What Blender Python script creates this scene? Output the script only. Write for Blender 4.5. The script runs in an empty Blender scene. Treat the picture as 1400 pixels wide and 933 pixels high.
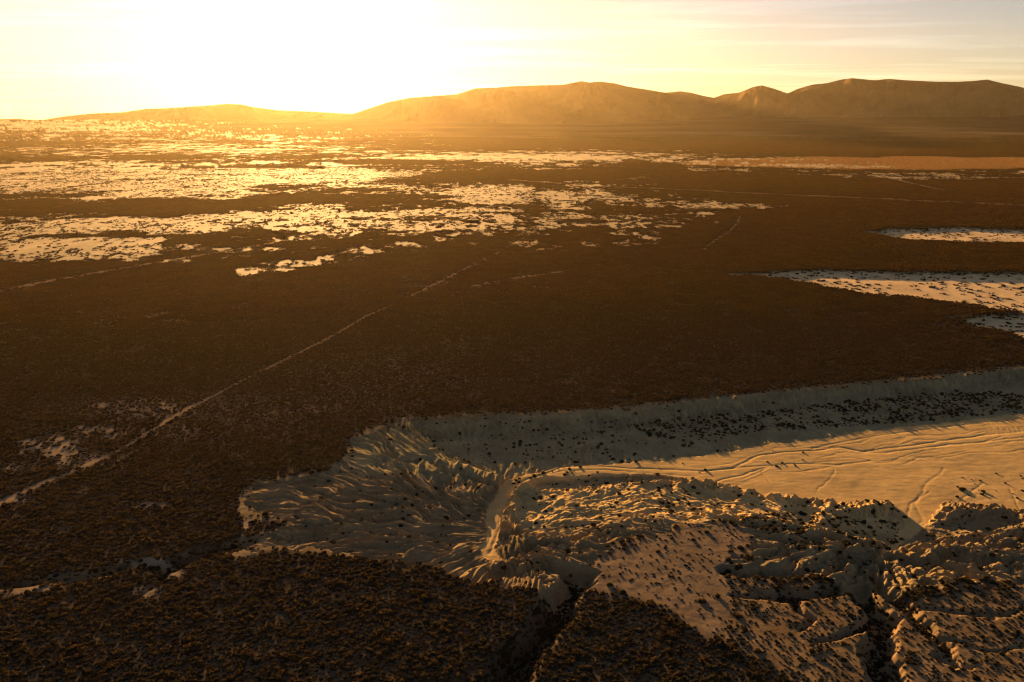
import bpy, math, random, heapq, time
import numpy as np

# ------------------------------------------------------------------ camera, sky, sun, exposure
SC = bpy.context.scene
COL = SC.collection
H = 120.0                       # drone height above the scrub plain, metres
PITCH = math.radians(15.3)
FPX = 1089.0                    # focal length in pixels of a 1400 px wide picture
SUN_EL = math.radians(6.0)
SUN_AZ = math.radians(-14.2)    # left of the view axis (+Y)
SUN_STRENGTH = 5.0
SUN_COLOR = (1.0, 0.55, 0.19)
SKY_STRENGTH = 0.05
EXPOSURE = 2.15
HAZE_DENSITY = 0.69e-5
HAZE_G = 0.69
HAZE_COLOR = (1.0, 0.79, 0.43)

cam_d = bpy.data.cameras.new('camera')
cam_d.sensor_width = 36.0
cam_d.lens = 36.0 * FPX / 1400.0
cam_d.clip_start = 1.0
cam_d.clip_end = 60000.0
cam = bpy.data.objects.new('camera', cam_d)
COL.objects.link(cam)
cam.location = (0, 0, H)
cam.rotation_euler = (math.pi / 2 - PITCH, 0, 0)
SC.camera = cam

SC.view_settings.view_transform = 'Standard'
SC.view_settings.look = 'None'
SC.view_settings.gamma = 1.0
SC.view_settings.exposure = EXPOSURE
try:
    SC.view_settings.use_curve_mapping = False
except Exception:
    pass
SC.render.engine = 'CYCLES'
SC.cycles.volume_bounces = 0
SC.cycles.max_bounces = 4
SC.cycles.diffuse_bounces = 2
SC.cycles.transmission_bounces = 2
SC.cycles.use_denoising = True
SC.cycles.denoiser = 'OPENIMAGEDENOISE'
SC.cycles.denoising_input_passes = 'RGB_ALBEDO_NORMAL'
SC.cycles.denoising_prefilter = 'ACCURATE'
SC.cycles.filter_width = 1.2

world = bpy.data.worlds.new('World')
SC.world = world
world.use_nodes = True


def build_world():
    nt = world.node_tree
    nt.nodes.clear()
    N = nt.nodes.new
    L = nt.links.new
    out = N('ShaderNodeOutputWorld')
    bg = N('ShaderNodeBackground')
    bg.inputs['Strength'].default_value = SKY_STRENGTH
    sky = N('ShaderNodeTexSky')
    sky.sky_type = 'NISHITA'
    sky.sun_disc = False
    sky.sun_elevation = SUN_EL
    sky.sun_rotation = SUN_AZ
    sky.altitude = 1300.0
    sky.air_density = 1.0
    sky.dust_density = 0.8
    sky.ozone_density = 1.0
    tint = N('ShaderNodeMix')
    tint.data_type = 'RGBA'
    tint.blend_type = 'MULTIPLY'
    tint.inputs[0].default_value = 1.0
    tint.inputs[7].default_value = (0.52, 0.485, 0.53, 1)
    L(sky.outputs[0], tint.inputs[6])
    # thin streaks of cirrus, laid on a high flat cloud deck (direction / height)
    tc = N('ShaderNodeTexCoord')
    sep = N('ShaderNodeSeparateXYZ')
    L(tc.outputs['Generated'], sep.inputs[0])
    zc = N('ShaderNodeMath'); zc.operation = 'MAXIMUM'; zc.inputs[1].default_value = 0.02
    L(sep.outputs[2], zc.inputs[0])
    dx = N('ShaderNodeMath'); dx.operation = 'DIVIDE'
    L(sep.outputs[0], dx.inputs[0]); L(zc.outputs[0], dx.inputs[1])
    dy = N('ShaderNodeMath'); dy.operation = 'DIVIDE'
    L(sep.outputs[1], dy.inputs[0]); L(zc.outputs[0], dy.inputs[1])
    cmb = N('ShaderNodeCombineXYZ')
    L(dx.outputs[0], cmb.inputs[0]); L(dy.outputs[0], cmb.inputs[1])
    mp = N('ShaderNodeMapping')
    mp.inputs['Rotation'].default_value = (0, 0, math.radians(8))
    mp.inputs['Scale'].default_value = (0.16, 0.42, 1)
    L(cmb.outputs[0], mp.inputs[0])
    nz = N('ShaderNodeTexNoise')
    nz.inputs['Scale'].default_value = 1.0
    nz.inputs['Detail'].default_value = 7.0
    nz.inputs['Roughness'].default_value = 0.62
    nz.inputs['Distortion'].default_value = 0.5
    L(mp.outputs[0], nz.inputs['Vector'])
    rp = N('ShaderNodeMapRange')
    rp.inputs[1].default_value = 0.50
    rp.inputs[2].default_value = 0.75
    rp.inputs[3].default_value = 0.98
    rp.inputs[4].default_value = 1.5
    L(nz.outputs[0], rp.inputs[0])
    cl = N('ShaderNodeMix'); cl.data_type = 'RGBA'; cl.blend_type = 'MULTIPLY'
    cl.inputs[0].default_value = 1.0
    L(tint.outputs[2], cl.inputs[6]); L(rp.outputs[0], cl.inputs[7])
    L(cl.outputs[2], bg.inputs['Color'])
    L(bg.outputs[0], out.inputs[0])


build_world()

sun_d = bpy.data.lights.new('sun', 'SUN')
sun_d.energy = SUN_STRENGTH
sun_d.angle = math.radians(0.5)
sun_d.color = SUN_COLOR
sun = bpy.data.objects.new('sun', sun_d)
COL.objects.link(sun)
# lamp shines along -Z: point -Z away from the sun
sun.rotation_euler = (math.pi / 2 - SUN_EL, 0, math.pi - SUN_AZ)
sun.location = (0, 0, 300)

# ------------------------------------------------------------------ helpers
RNG = np.random.default_rng(11)
CP, SP = math.cos(PITCH), math.sin(PITCH)


def tag(o, label=None, cat=None, group=None, kind=None):
    if label: o['label'] = label
    if cat: o['category'] = cat
    if group: o['group'] = group
    if kind: o['kind'] = kind
    return o


def to_px(X, Y, z=0.0):
    """plan position -> bearing coordinates in which the map below was surveyed"""
    dep = Y * CP + (H - z) * SP
    dep = np.where(dep > 1.0, dep, 1.0)
    v = Y * SP - (H - z) * CP
    return 700 + FPX * X / dep, 466.5 - FPX * v / dep


def hash2(ix, iy, seed):
    n = (ix.astype(np.int64) * 374761393 + iy.astype(np.int64) * 668265263 + seed * 982451653) & 0xFFFFFFFF
    n = ((n ^ (n >> 13)) * 1274126177) & 0xFFFFFFFF
    n = (n ^ (n >> 16)) & 0xFFFFFFFF
    return n


def noise(x, y, seed=0):
    x = np.asarray(x, float); y = np.asarray(y, float)
    ix = np.floor(x); iy = np.floor(y)
    fx = x - ix; fy = y - iy
    ux = fx * fx * fx * (fx * (fx * 6 - 15) + 10)
    uy = fy * fy * fy * (fy * (fy * 6 - 15) + 10)

    def g(ox, oy):
        a = hash2(ix + ox, iy + oy, seed) * (2 * math.pi / 4294967296.0)
        return np.cos(a) * (fx - ox) + np.sin(a) * (fy - oy)
    a = g(0, 0); b = g(1, 0); c = g(0, 1); d = g(1, 1)
    return 1.5 * ((a * (1 - ux) + b * ux) * (1 - uy) + (c * (1 - ux) + d * ux) * uy)


def fbm(x, y, octv=4, seed=0, gain=0.5, lac=2.03):
    s = 0; a = 1.0; t = 0
    for k in range(octv):
        s = s + a * noise(x, y, seed + k * 17)
        t += a; a *= gain
        x = x * lac + 13.7; y = y * lac - 7.1
    return s / t


def ridged(x, y, octv=5, seed=0, gain=0.5, lac=2.07):
    s = 0; a = 1.0; t = 0; w = 1.0
    for k in range(octv):
        n = 1 - np.abs(noise(x, y, seed + 31 * k)) * 1.6
        n = np.clip(n, 0, 1) ** 2 * w
        s = s + a * n
        w = np.clip(n * 1.6, 0, 1)
        t += a; a *= gain
        x = x * lac + 5.3; y = y * lac + 9.2
    return s / t


def sstep(a, b, x):
    t = np.clip((x - a) / (b - a), 0, 1)
    return t * t * (3 - 2 * t)


def line_dist(pts, x, y):
    d = np.full(np.shape(x), 1e9)
    for (ax, ay), (bx, by) in zip(pts[:-1], pts[1:]):
        vx, vy = bx - ax, by - ay
        t = np.clip(((x - ax) * vx + (y - ay) * vy) / (vx * vx + vy * vy), 0, 1)
        d = np.minimum(d, (x - ax - t * vx) ** 2 + (y - ay - t * vy) ** 2)
    return np.sqrt(d)


def line_dist_t(pts, x, y):
    """distance and position (0..1) along the line"""
    d = np.full(np.shape(x), 1e18); tt = np.zeros(np.shape(x))
    ls = [math.hypot(b[0] - a[0], b[1] - a[1]) for a, b in zip(pts[:-1], pts[1:])]
    tot = sum(ls); acc = 0
    for (a, b), l in zip(zip(pts[:-1], pts[1:]), ls):
        vx, vy = b[0] - a[0], b[1] - a[1]
        t = np.clip(((x - a[0]) * vx + (y - a[1]) * vy) / (vx * vx + vy * vy), 0, 1)
        q = (x - a[0] - t * vx) ** 2 + (y - a[1] - t * vy) ** 2
        m = q < d
        d = np.where(m, q, d); tt = np.where(m, (acc + t * l) / tot, tt)
        acc += l
    return np.sqrt(d), tt


def sdf(poly, x, y):
    """signed distance, positive inside; only near the box of the polygon"""
    p = np.array(poly, float)
    x = np.asarray(x); y = np.asarray(y)
    out = np.full(x.shape, -1e3)
    pad = 60
    m = (x > p[:, 0].min() - pad) & (x < p[:, 0].max() + pad) & (y > p[:, 1].min() - pad) & (y < p[:, 1].max() + pad)
    if not m.any():
        return out
    xs, ys = x[m], y[m]
    d = line_dist(list(map(tuple, p)) + [tuple(p[0])], xs, ys)
    ins = np.zeros(xs.shape, bool)
    n = len(p)
    for i in range(n):
        ax, ay = p[i]; bx, by = p[(i + 1) % n]
        if ay == by: continue
        c = ((ay > ys) != (by > ys)) & (xs < (bx - ax) * (ys - ay) / (by - ay) + ax)
        ins ^= c
    out[m] = np.where(ins, d, -d)
    return out


def ell(cx, cy, rx, ry, x, y):
    """soft ellipse, 1 in the middle, 0 at the rim, negative outside"""
    return 1 - np.sqrt(((x - cx) / rx) ** 2 + ((y - cy) / ry) ** 2)


def W(x, y, z=0.0):
    """surveyed bearing -> plan position on the level z"""
    u = (x - 700) / FPX; v = (466.5 - y) / FPX
    dz = -SP + v * CP
    t = (H - z) / (-dz)
    return (u * t, (CP + v * SP) * t)


def WL(pts, z=0.0):
    return [W(x, y, z) for x, y in pts]


def srgb(r, g, b):
    f = lambda c: ((c / 255 + 0.055) / 1.055) ** 2.4 if c > 10 else c / 255 / 12.92
    return (f(r), f(g), f(b), 1)


# ------------------------------------------------------------------ the map
FLOOR_Z = -4.7
RIM = [(1900, 484), (1400, 502), (1300, 513), (1150, 527), (1000, 543), (900, 553), (800, 562), (700, 568),
       (600, 573), (550, 577), (510, 588), (482, 602), (478, 628), (462, 640), (440, 648), (400, 655), (365, 660),
       (345, 668), (334, 683), (337, 703), (365, 706), (395, 708), (415, 712), (395, 722), (350, 737), (330, 748),
       (340, 755), (352, 747), (400, 747), (470, 754), (540, 768), (600, 783), (640, 789), (700, 797), (745, 803),
       (785, 808), (805, 792), (798, 768), (840, 745), (880, 727), (940, 714), (1000, 710), (1024, 722),
       (1036, 745), (1012, 764), (1000, 780), (1060, 784), (1130, 786), (1165, 800), (1182, 812), (1196, 802),
       (1212, 796), (1236, 812), (1252, 802), (1300, 804), (1400, 796), (1900, 790)]
FLOOR = [(1900, 560), (1400, 566), (1300, 577), (1200, 588), (1100, 602), (1000, 616), (900, 630), (820, 637),
         (750, 644), (708, 655), (684, 672), (669, 698), (664, 725), (661, 745), (658, 763), (674, 774), (686, 771),
         (679, 752), (683, 722), (691, 694), (708, 672), (745, 657), (830, 651), (900, 650), (950, 659), (1000, 668),
         (1090, 684), (1180, 692), (1222, 690), (1238, 715), (1212, 750), (1188, 772), (1222, 757), (1262, 725),
         (1290, 690), (1400, 700), (1900, 705)]
GULLIES = [  # line (on the plain), floor width m, depth m, side slope
    ([(352, 742), (300, 752), (240, 765), (200, 771), (160, 776), (100, 786), (50, 797), (0, 801), (-80, 815), (-160, 820)], 0.6, 3.6, 1.0),
    ([(232, 768), (224, 785), (216, 800), (196, 815), (180, 822)], 0.5, 2.4, 0.9),
    ([(672, 771), (700, 778), (730, 784), (760, 788)], 0.7, 4.9, 1.1),
    ([(745, 785), (757, 787), (783, 800), (772, 816), (752, 838), (738, 866), (735, 893), (712, 912), (682, 933), (640, 970), (600, 1010)], 2.9, 6.4, 2.6),
    ([(1190, 772), (1172, 792), (1140, 802), (1080, 807), (1000, 814)], 1.5, 3.8, 1.6),
    ([(1085, 806), (1094, 830), (1090, 852)], 0.4, 2.4, 1.0),
    ([(1185, 790), (1190, 820), (1206, 848), (1216, 880), (1222, 908), (1214, 945), (1210, 980)], 2.0, 4.8, 2.0),
    ([(1204, 846), (1165, 862), (1122, 874)], 1.1, 3.2, 1.4),
    ([(1208, 785), (1240, 815), (1258, 838), (1284, 868), (1300, 896), (1312, 908)], 1.7, 4.4, 1.8),
    ([(1252, 830), (1300, 834), (1352, 836), (1430, 832)], 0.4, 1.5, 0.7),
    ([(1286, 870), (1330, 880), (1380, 884), (1440, 890)], 0.3, 1.0, 0.8),
    ([(1000, 781), (1060, 776), (1130, 768), (1185, 760)], 0.8, 3.2, 1.0),
]
TRUNKS = [  # main side channels of the badlands: (line on the floor level, rise from mouth to head m)
    ([(664, 690), (600, 692), (540, 690), (490, 684), (440, 688), (400, 694)], 2.9),
    ([(660, 735), (600, 738), (540, 742), (470, 740), (400, 742), (362, 748)], 2.6),
    ([(668, 672), (620, 655), (570, 638), (530, 622), (505, 612)], 2.9),
    ([(664, 712), (600, 716), (540, 718), (480, 716), (430, 720)], 3.0),
    ([(700, 655), (660, 640), (610, 618), (570, 600)], 2.8),
    ([(664, 752), (620, 758), (570, 760), (520, 760)], 2.6),
    ([(688, 705), (740, 700), (790, 704), (840, 712)], 2.6),
    ([(688, 735), (740, 742), (790, 742), (840, 735)], 2.6),
    ([(690, 765), (740, 764), (785, 765)], 2.6),
    ([(700, 672), (760, 676), (820, 690), (880, 706)], 2.6),
    ([(960, 662), (940, 680), (915, 700), (900, 716)], 2.8),
    ([(850, 652), (850, 668), (870, 690)], 2.4),
    ([(1040, 678), (1020, 692), (990, 706)], 2.6),
    ([(1110, 688), (1090, 704), (1050, 716)], 2.6),
    ([(1205, 752), (1150, 746), (1090, 744), (1050, 748)], 2.8),
    ([(1225, 730), (1160, 722), (1100, 722), (1050, 728)], 2.8),
    ([(1228, 712), (1170, 706), (1120, 708)], 2.6),
    ([(1230, 750), (1290, 744), (1350, 748), (1430, 752)], 2.6),
    ([(1215, 765), (1270, 772), (1340, 776), (1420, 778)], 2.8),
    ([(1262, 722), (1320, 720), (1390, 728)], 2.4),
]
GROOVES = [  # narrow stream lines and wheel tracks on the wash floor, (line, width m, depth m)
    ([(1900, 582), (1400, 590), (1330, 597), (1250, 609), (1180, 617), (1150, 612), (1100, 617), (1040, 622), (1000, 640), (960, 645), (900, 642), (820, 640), (770, 642)], 1.1, 0.5),
    ([(1900, 586), (1400, 598), (1300, 608), (1210, 619), (1180, 618)], 1.0, 0.4),
    ([(1190, 630), (1150, 636), (1100, 634), (1020, 638), (960, 645)], 1.0, 0.4),
    ([(1400, 572), (1300, 583), (1200, 596), (1160, 603), (1110, 613)], 1.0, 0.4),
    ([(1230, 601), (1270, 612), (1330, 606), (1370, 597)], 0.7, 0.3),
    ([(770, 642), (720, 660), (700, 674), (690, 700), (681, 730), (672, 762)], 0.9, 0.7),
    ([(678, 690), (672, 720), (668, 750)], 0.8, 0.5),
    ([(735, 655), (770, 647), (830, 645), (900, 648), (950, 652)], 0.9, 0.3),
    ([(1050, 660), (1040, 645), (1044, 640)], 0.6, 0.3),
    ([(1140, 640), (1134, 655), (1120, 672)], 0.6, 0.25),
    ([(1290, 640), (1262, 668), (1252, 690), (1262, 712), (1240, 735), (1215, 755)], 0.9, 0.25),
    ([(1270, 672), (1246, 690), (1240, 712), (1246, 722)], 0.7, 0.3),
    ([(1340, 650), (1380, 668), (1390, 690), (1400, 705)], 0.7, 0.3),
    ([(1345, 660), (1320, 680), (1300, 700)], 0.8, 0.3),
    ([(870, 600), (900, 620), (930, 636)], 0.6, 0.3),
    ([(1085, 590), (1094, 603), (1110, 607)], 0.6, 0.3),
]
TRACKS = [  # line, half width in metres
    ([(-80, 414), (0, 398), (100, 378), (200, 361), (300, 345), (400, 327), (450, 318), (520, 306)], 2.6, 'long pale dirt track crossing the scrub below the left salt flats'),
    ([(-40, 712), (0, 690), (40, 668), (110, 640), (180, 606), (250, 562), (300, 537), (340, 516), (400, 487), (450, 462), (500, 433), (560, 405), (620, 376), (680, 346), (740, 311), (800, 281), (850, 256), (925, 211)], 0.95, 'straight faint dirt track running from lower left to the far plain'),
    ([(700, 246), (800, 254), (900, 258), (1000, 263), (1100, 267), (1250, 274), (1400, 281), (1900, 289)], 9.0, 'straight dirt road across the far right plain'),
    ([(640, 393), (700, 381), (740, 376), (782, 369)], 1.4, 'short faint track in the middle of the scrub plain'),
    ([(1012, 296), (1008, 305), (1000, 314), (978, 328), (964, 340)], 1.4, 'short crooked pale track left of the far right pan'),
    ([(1290, 260), (1240, 249), (1200, 238), (1180, 234)], 6.0, 'pale track running down from the orange grass strip'),
]
PANS = [
    [(1180, 316), (1220, 311), (1300, 309), (1400, 311), (1900, 312), (1900, 334), (1400, 333), (1300, 331), (1225, 326), (1192, 320)],
    [(862, 364), (950, 369), (1030, 372), (1100, 366), (1200, 369), (1400, 372), (1900, 375), (1900, 446), (1400, 427), (1330, 418), (1250, 407), (1180, 402), (1130, 392), (1080, 383), (1010, 376), (940, 371)],
    [(1316, 437), (1350, 427), (1400, 430), (1900, 432), (1900, 482), (1400, 463), (1372, 452), (1335, 446)],
]
MESA = [(800, 770), (850, 742), (900, 724), (950, 714), (1000, 711), (1022, 722), (1034, 745), (1010, 765), (1000, 785),
        (1006, 815), (1000, 850), (980, 878), (940, 862), (905, 832), (860, 818), (815, 812), (803, 795)]
PALE_SE = [(1000, 790), (1100, 796), (1180, 812), (1235, 815), (1300, 804), (1400, 796), (1900, 790), (1900, 1060),
           (1100, 1060), (1075, 930), (1045, 905), (985, 882), (1000, 850)]


def salt_mask(X, Y, px, py):
    """0..1 bare salt / sand flats on the far plain"""
    m = np.zeros(X.shape)
    sel = (py < 400) & (py > 172) & (Y > 0)
    x = px[sel]; y = py[sel]; wx = X[sel]; wy = Y[sel]
    n1 = fbm(wx / 90, wy / 210, 5, 5, 0.6)
    n2 = fbm(wx / 28, wy / 40, 4, 9, 0.6)
    n3 = fbm(wx / 420, wy / 500, 3, 12)
    n4 = fbm(wx / 9, wy / 22, 3, 15, 0.6)
    v = np.full(x.shape, -1.0)
    for (cx, cy, rx, ry, k) in [
            (150, 245, 520, 32, 1.0), (120, 312, 330, 22, 0.9), (430, 300, 260, 24, 0.85), (660, 266, 110, 20, 1.0),
            (790, 268, 90, 20, 0.6), (700, 300, 150, 22, 0.35), (720, 214, 330, 9, 1.0), (250, 205, 330, 12, 0.7),
            (80, 338, 260, 16, 0.75), (460, 240, 180, 18, 1.0), (100, 190, 180, 3.5, 0.6),
            (1010, 228, 90, 6, 0.35), (1120, 229, 100, 5, 0.5), (1240, 241, 100, 4, 0.5), (1400, 236, 80, 3, 0.3),
            (890, 277, 40, 7, 0.25), (960, 282, 60, 3, 0.2), (560, 335, 40, 5, 0.55), 
            (870, 243, 30, 4, 0.5), (600, 225, 160, 5, 0.25)]:
        v = np.maximum(v, k * np.minimum(1.4 * ell(cx, cy, rx, ry, x, y), 1.0))
    streak = 9 - line_dist([(330, 373), (400, 362), (450, 354), (530, 340), (582, 333)], x, y) * 2.0
    v = np.maximum(v, np.minimum(streak / 18, 0.4))
    streak = 5 - line_dist([(580, 330), (640, 322), (700, 318), (760, 308), (800, 298)], x, y)
    v = np.maximum(v, np.minimum(streak / 10, 0.3))
    for (cx, cy, rx, ry, k) in [
            (215, 284, 130, 16, 1.2), (55, 280, 80, 11, 0.9), (90, 266, 90, 3, 0.7), (400, 272, 90, 11, 0.9), (720, 240, 170, 8, 1.4), (130, 323, 200, 4, 1.2),
            (560, 222, 120, 5, 1.0), (50, 218, 90, 4, 0.7), (220, 216, 110, 4, 0.6), (330, 228, 150, 3, 0.7), (570, 246, 70, 5, 0.7), (520, 286, 60, 7, 0.7), (90, 200, 120, 4, 0.6)]:
        v = v - k * np.clip(1.6 * ell(cx, cy, rx, ry, x, y), 0, 1)
    n5 = fbm(wx / 300, wy / 70, 4, 19, 0.6)
    edge = 0.18 + 0.75 * n1 + 0.8 * n2 + 0.35 * n3 + 0.75 * n4 + 0.7 * n5
    m[sel] = sstep(-0.06, 0.14, 0.62 * v - edge)
    m[sel] = np.where(v < -0.5, 0, m[sel])
    return m


# ------------------------------------------------------------------ erosion of the wash and badlands (half-metre grid)
EX0, EX1, EY0, EY1, EDX = -175.0, 335.0, 112.0, 432.0, 0.5


def erode():
    nx = int((EX1 - EX0) / EDX) + 1; ny = int((EY1 - EY0) / EDX) + 1
    xs = EX0 + np.arange(nx) * EDX; ys = EY0 + np.arange(ny) * EDX
    X, Y = np.meshgrid(xs, ys)
    w1 = fbm(X / 14, Y / 14, 4, 3, 0.6); w2 = fbm(X / 14 + 40, Y / 14, 4, 8, 0.6)
    w3 = fbm(X / 30, Y / 30, 2, 13); w4 = fbm(X / 30 + 70, Y / 30, 2, 14)
    px, py = to_px(X + 8.0 * w1 + 1.2 * noise(X / 3.1, Y / 3.1, 15), Y + 11.0 * w2 + 1.6 * noise(X / 3.1, Y / 3.1, 16), 0.0)
    s_rim = sdf(RIM, px, py)
    fx, fy = to_px(X + 2.6 * w1, Y + 3.2 * w2, FLOOR_Z)
    s_floor = sdf(FLOOR, fx, fy)
    FLZ = FLOOR_Z + 1.2 * sstep(62, -2, X)
    trunk = np.zeros(X.shape, bool); trunk_h = np.zeros(X.shape)
    for pts, rise in TRUNKS:
        P = WL(pts, FLOOR_Z + 0.5 * rise)
        gx = [p[0] for p in P]; gy = [p[1] for p in P]
        mm = (X > min(gx) - 9) & (X < max(gx) + 9) & (Y > min(gy) - 9) & (Y < max(gy) + 9)
        d, t = line_dist_t(P, X[mm] + 6.0 * w1[mm] + 8.0 * w3[mm] + 0.6 * noise(X[mm] / 3, Y[mm] / 3, 7), Y[mm] + 8.0 * w2[mm] + 10.0 * w4[mm])
        hit = d < 0.9 - 0.5 * t
        a = trunk[mm]; b = trunk_h[mm]
        b = np.where(hit & ~a, FLZ[mm] + 0.1 + (rise - FLZ[mm] + FLOOR_Z) * t, b); a = a | hit
        trunk[mm] = a; trunk_h[mm] = b
    floor_h = FLZ + 0.25 * fbm(X / 30, Y / 30, 3, 21)
    bad = (s_rim > 0) | (s_floor > 0)
    base = s_floor > 0
    trunk &= ~base & bad
    floor_h = np.where(trunk, trunk_h, floor_h)
    idx = -np.ones((ny, nx), np.int64)
    yy, xx = np.nonzero(bad)
    n = len(yy)
    idx[yy, xx] = np.arange(n)
    pad = -np.ones((ny + 2, nx + 2), np.int64)
    pad[1:-1, 1:-1] = idx
    offs = [(-1, -1), (-1, 0), (-1, 1), (0, -1), (0, 1), (1, -1), (1, 0), (1, 1)]
    nb = np.stack([pad[yy + 1 + a, xx + 1 + b] for a, b in offs], 1)
    dl = np.array([EDX * math.hypot(a, b) for a, b in offs])
    isb = (base | trunk)[yy, xx]
    # random-cost flood from the wash floor: a drainage tree without pits
    cost = (RNG.random(n) ** 2 * 2.2 + 0.35)
    cost *= np.exp(0.8 * fbm(xx * EDX / 6.0, yy * EDX / 6.0, 3, 77))
    T = [1e18] * n
    T0 = [0.0] * n
    fh = floor_h[yy, xx]
    hp = []
    for i in np.nonzero(isb)[0]:
        T[i] = 0.0
        T0[i] = float(fh[i])
        hp.append((0.0, int(i)))
    heapq.heapify(hp)
    nbl = nb.tolist(); cl = cost.tolist(); dll = dl.tolist()
    while hp:
        t, i = heapq.heappop(hp)
        if t > T[i]: continue
        for k in range(8):
            j = nbl[i][k]
            if j >= 0:
                q = t + cl[j] * dll[k]
                if q < T[j]:
                    T[j] = q
                    T0[j] = T0[i]
                    heapq.heappush(hp, (q, j))
    T = np.array(T); T0 = np.array(T0)
    lost = T > 1e17
    T[lost] = T[~lost].max()
    Tm = np.percentile(T, 99)
    bx = xx * EDX + EX0; by = yy * EDX + EY0
    bpx, bpy = to_px(bx, by, 0)
    cap = -0.5 + 0.5 * np.clip(T / Tm, 0, 1)
    bpx, bpy = to_px(bx, by, 0)
    # the long north scarp: a steep rilled face over a gentle apron
    rim_n = WL(RIM[:10])
    drim = line_dist(rim_n, bx + 2.0 * w1[yy, xx], by + 2.5 * w2[yy, xx])
    rl = 1 - np.abs(noise(bx / 2.3 + 0.6 * w1[yy, xx], by / 14, 301)) * 1.7
    rl2 = 1 - np.abs(noise(bx / 1.2, by / 9, 302)) * 1.7
    face = sstep(0.0, 19.0, drim + 2.2 * rl + 1.2 * rl2 - 1.6)
    rdeep = np.clip(np.abs(noise(bx / 2.6 + 0.7 * w1[yy, xx], by / 16, 305)) * 1.9, 0, 1)
    capn = -0.1 - 3.4 * face - 1.1 * (1 - rdeep) ** 2 * np.clip(4 * face * (1.08 - face), 0, 1) - 0.045 * np.clip(drim - 18, 0, 40) + 0.22 * fbm(bx / 5, by / 9, 4, 304)
    north = sstep(-3, 12, bpy * 0 + sdf([(540, 560), (610, 622), (740, 662), (1000, 642), (1250, 622), (1900, 600), (1900, 470), (1000, 530), (700, 556)], bpx, bpy))
    fa = W(690, 738, FLOOR_Z)
    dh = np.hypot(bx - fa[0], by - fa[1])
    capl = -0.9 - 2.3 * (1 - sstep(4, 62, dh)) + 0.5 * fbm(bx / 13, by / 13, 3, 306)
    lm = sstep(8, -8, bx)
    cap = np.where(bx < 8, cap * (1 - lm) + np.minimum(cap, capl) * lm, cap)
    cap = np.where(north > 0, np.minimum(cap, cap * (1 - north) + capn * north), cap)
    h = np.where(isb, floor_h[yy, xx], np.minimum(cap, T0 + 3.0 * T / Tm + 0.02))
    gridx = np.arange(n)
    # the bench south of the wash rises gently, the head walls steeply
    soft = sstep(-3, 16, sdf([(700, 660), (800, 640), (960, 645), (1100, 670), (1240, 690), (1400, 690), (1400, 720), (1230, 740), (1000, 700), (860, 712), (760, 735), (700, 725)], bpx, bpy + 0))
    apron = sstep(-15, 20, sdf([(760, 600), (900, 585), (1100, 560), (1900, 520), (1900, 585), (1100, 610), (850, 640), (760, 640)], bpx, bpy))
    U = (0.085 + 0.075 * lm) * (1 - 0.84 * soft)
    K = 0.10
    m = 0.60
    nbv = np.where(nb < 0, gridx[:, None], nb)
    for it in range(46):
        drop = (h[:, None] - h[nbv]) / dl[None, :]
        k = np.argmax(drop, 1)
        best = drop[gridx, k]
        rec = np.where((best > 0) & ~isb, nbv[gridx, k], gridx)
        rd = dl[k]
        lev = (rec != gridx).astype(np.int64)
        r = rec.copy()
        for _ in range(13):
            lev = lev + lev[r]
            r = r[r]
        order = np.argsort(lev, kind='stable')
        cnt = np.bincount(lev)
        st = np.concatenate([[0], np.cumsum(cnt)])
        A = np.full(n, EDX * EDX)
        for q in range(len(cnt) - 1, 0, -1):
            ii = order[st[q]:st[q + 1]]
            np.add.at(A, rec[ii], A[ii])
        h = np.where(isb, h, np.minimum(h + U, cap))
        F = K * A ** m / rd
        for q in range(1, len(cnt)):
            ii = order[st[q]:st[q + 1]]
            f = F[ii]
            h[ii] = (h[ii] + f * h[rec[ii]]) / (1 + f)
        # soil creep
        lap = (h[nbv[:, [1, 3, 4, 6]]] - h[:, None]).sum(1)
        h = np.where(isb, h, h + 0.018 * lap)
    HF = np.zeros((ny, nx))
    HF[yy, xx] = h
    DR = np.zeros((ny, nx)); DR[yy, xx] = A
    # fine rills: sharp little ridges running down towards the wash
    NG = np.zeros((ny, nx)); NG[yy, xx] = north
    FG = np.zeros((ny, nx)); FG[yy, xx] = np.clip(4.2 * face * (1 - face) + 0.10, 0, 1) * (north > 0.3) * (1 - isb)
    SG = np.zeros((ny, nx)); SG[yy, xx] = soft
    up = np.clip((HF - FLZ) / 1.1, 0, 1) * np.clip(-HF / 0.6, 0, 1)
    RW = np.where(bad & ~base, (1 - NG) * (1 - 0.65 * SG) * up, 0.0)
    rs = np.clip(1 - 2.2 * np.abs(noise(X / 3.0 + 1.0 * w1 + 0.05 * Y, Y / 17, 403)), 0, 1) + 0.5 * np.clip(1 - 2.2 * np.abs(noise(X / 1.5 + 0.8 * w1, Y / 11, 404)), 0, 1)
    HF -= 1.5 * rs * FG
    # gullies cut back into the plain
    for pts, w, dep, sl in GULLIES:
        P = WL(pts)
        px0 = [p[0] for p in P]; py0 = [p[1] for p in P]
        mm = (X > min(px0) - 14) & (X < max(px0) + 14) & (Y > min(py0) - 14) & (Y < max(py0) + 14)
        gx = X[mm]; gy = Y[mm]
        d, t = line_dist_t(P, gx + 5.0 * w1[mm] + 5.0 * w3[mm] + 0.5 * noise(gx / 2.1, gy / 2.1, 4), gy + 6.5 * w2[mm] + 6.0 * w4[mm])
        flow = dep * (1 - 0.75 * t ** 1.5) if pts[-1][1] < 960 and pts[-1][0] > -50 else dep * (1 - 0.2 * t)
        head = sstep(0.0, 0.22, t) if pts[-1][1] > 960 and pts[-1][0] < 900 else 1.0
        flow = flow * (0.78 + 0.22 * head)
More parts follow.
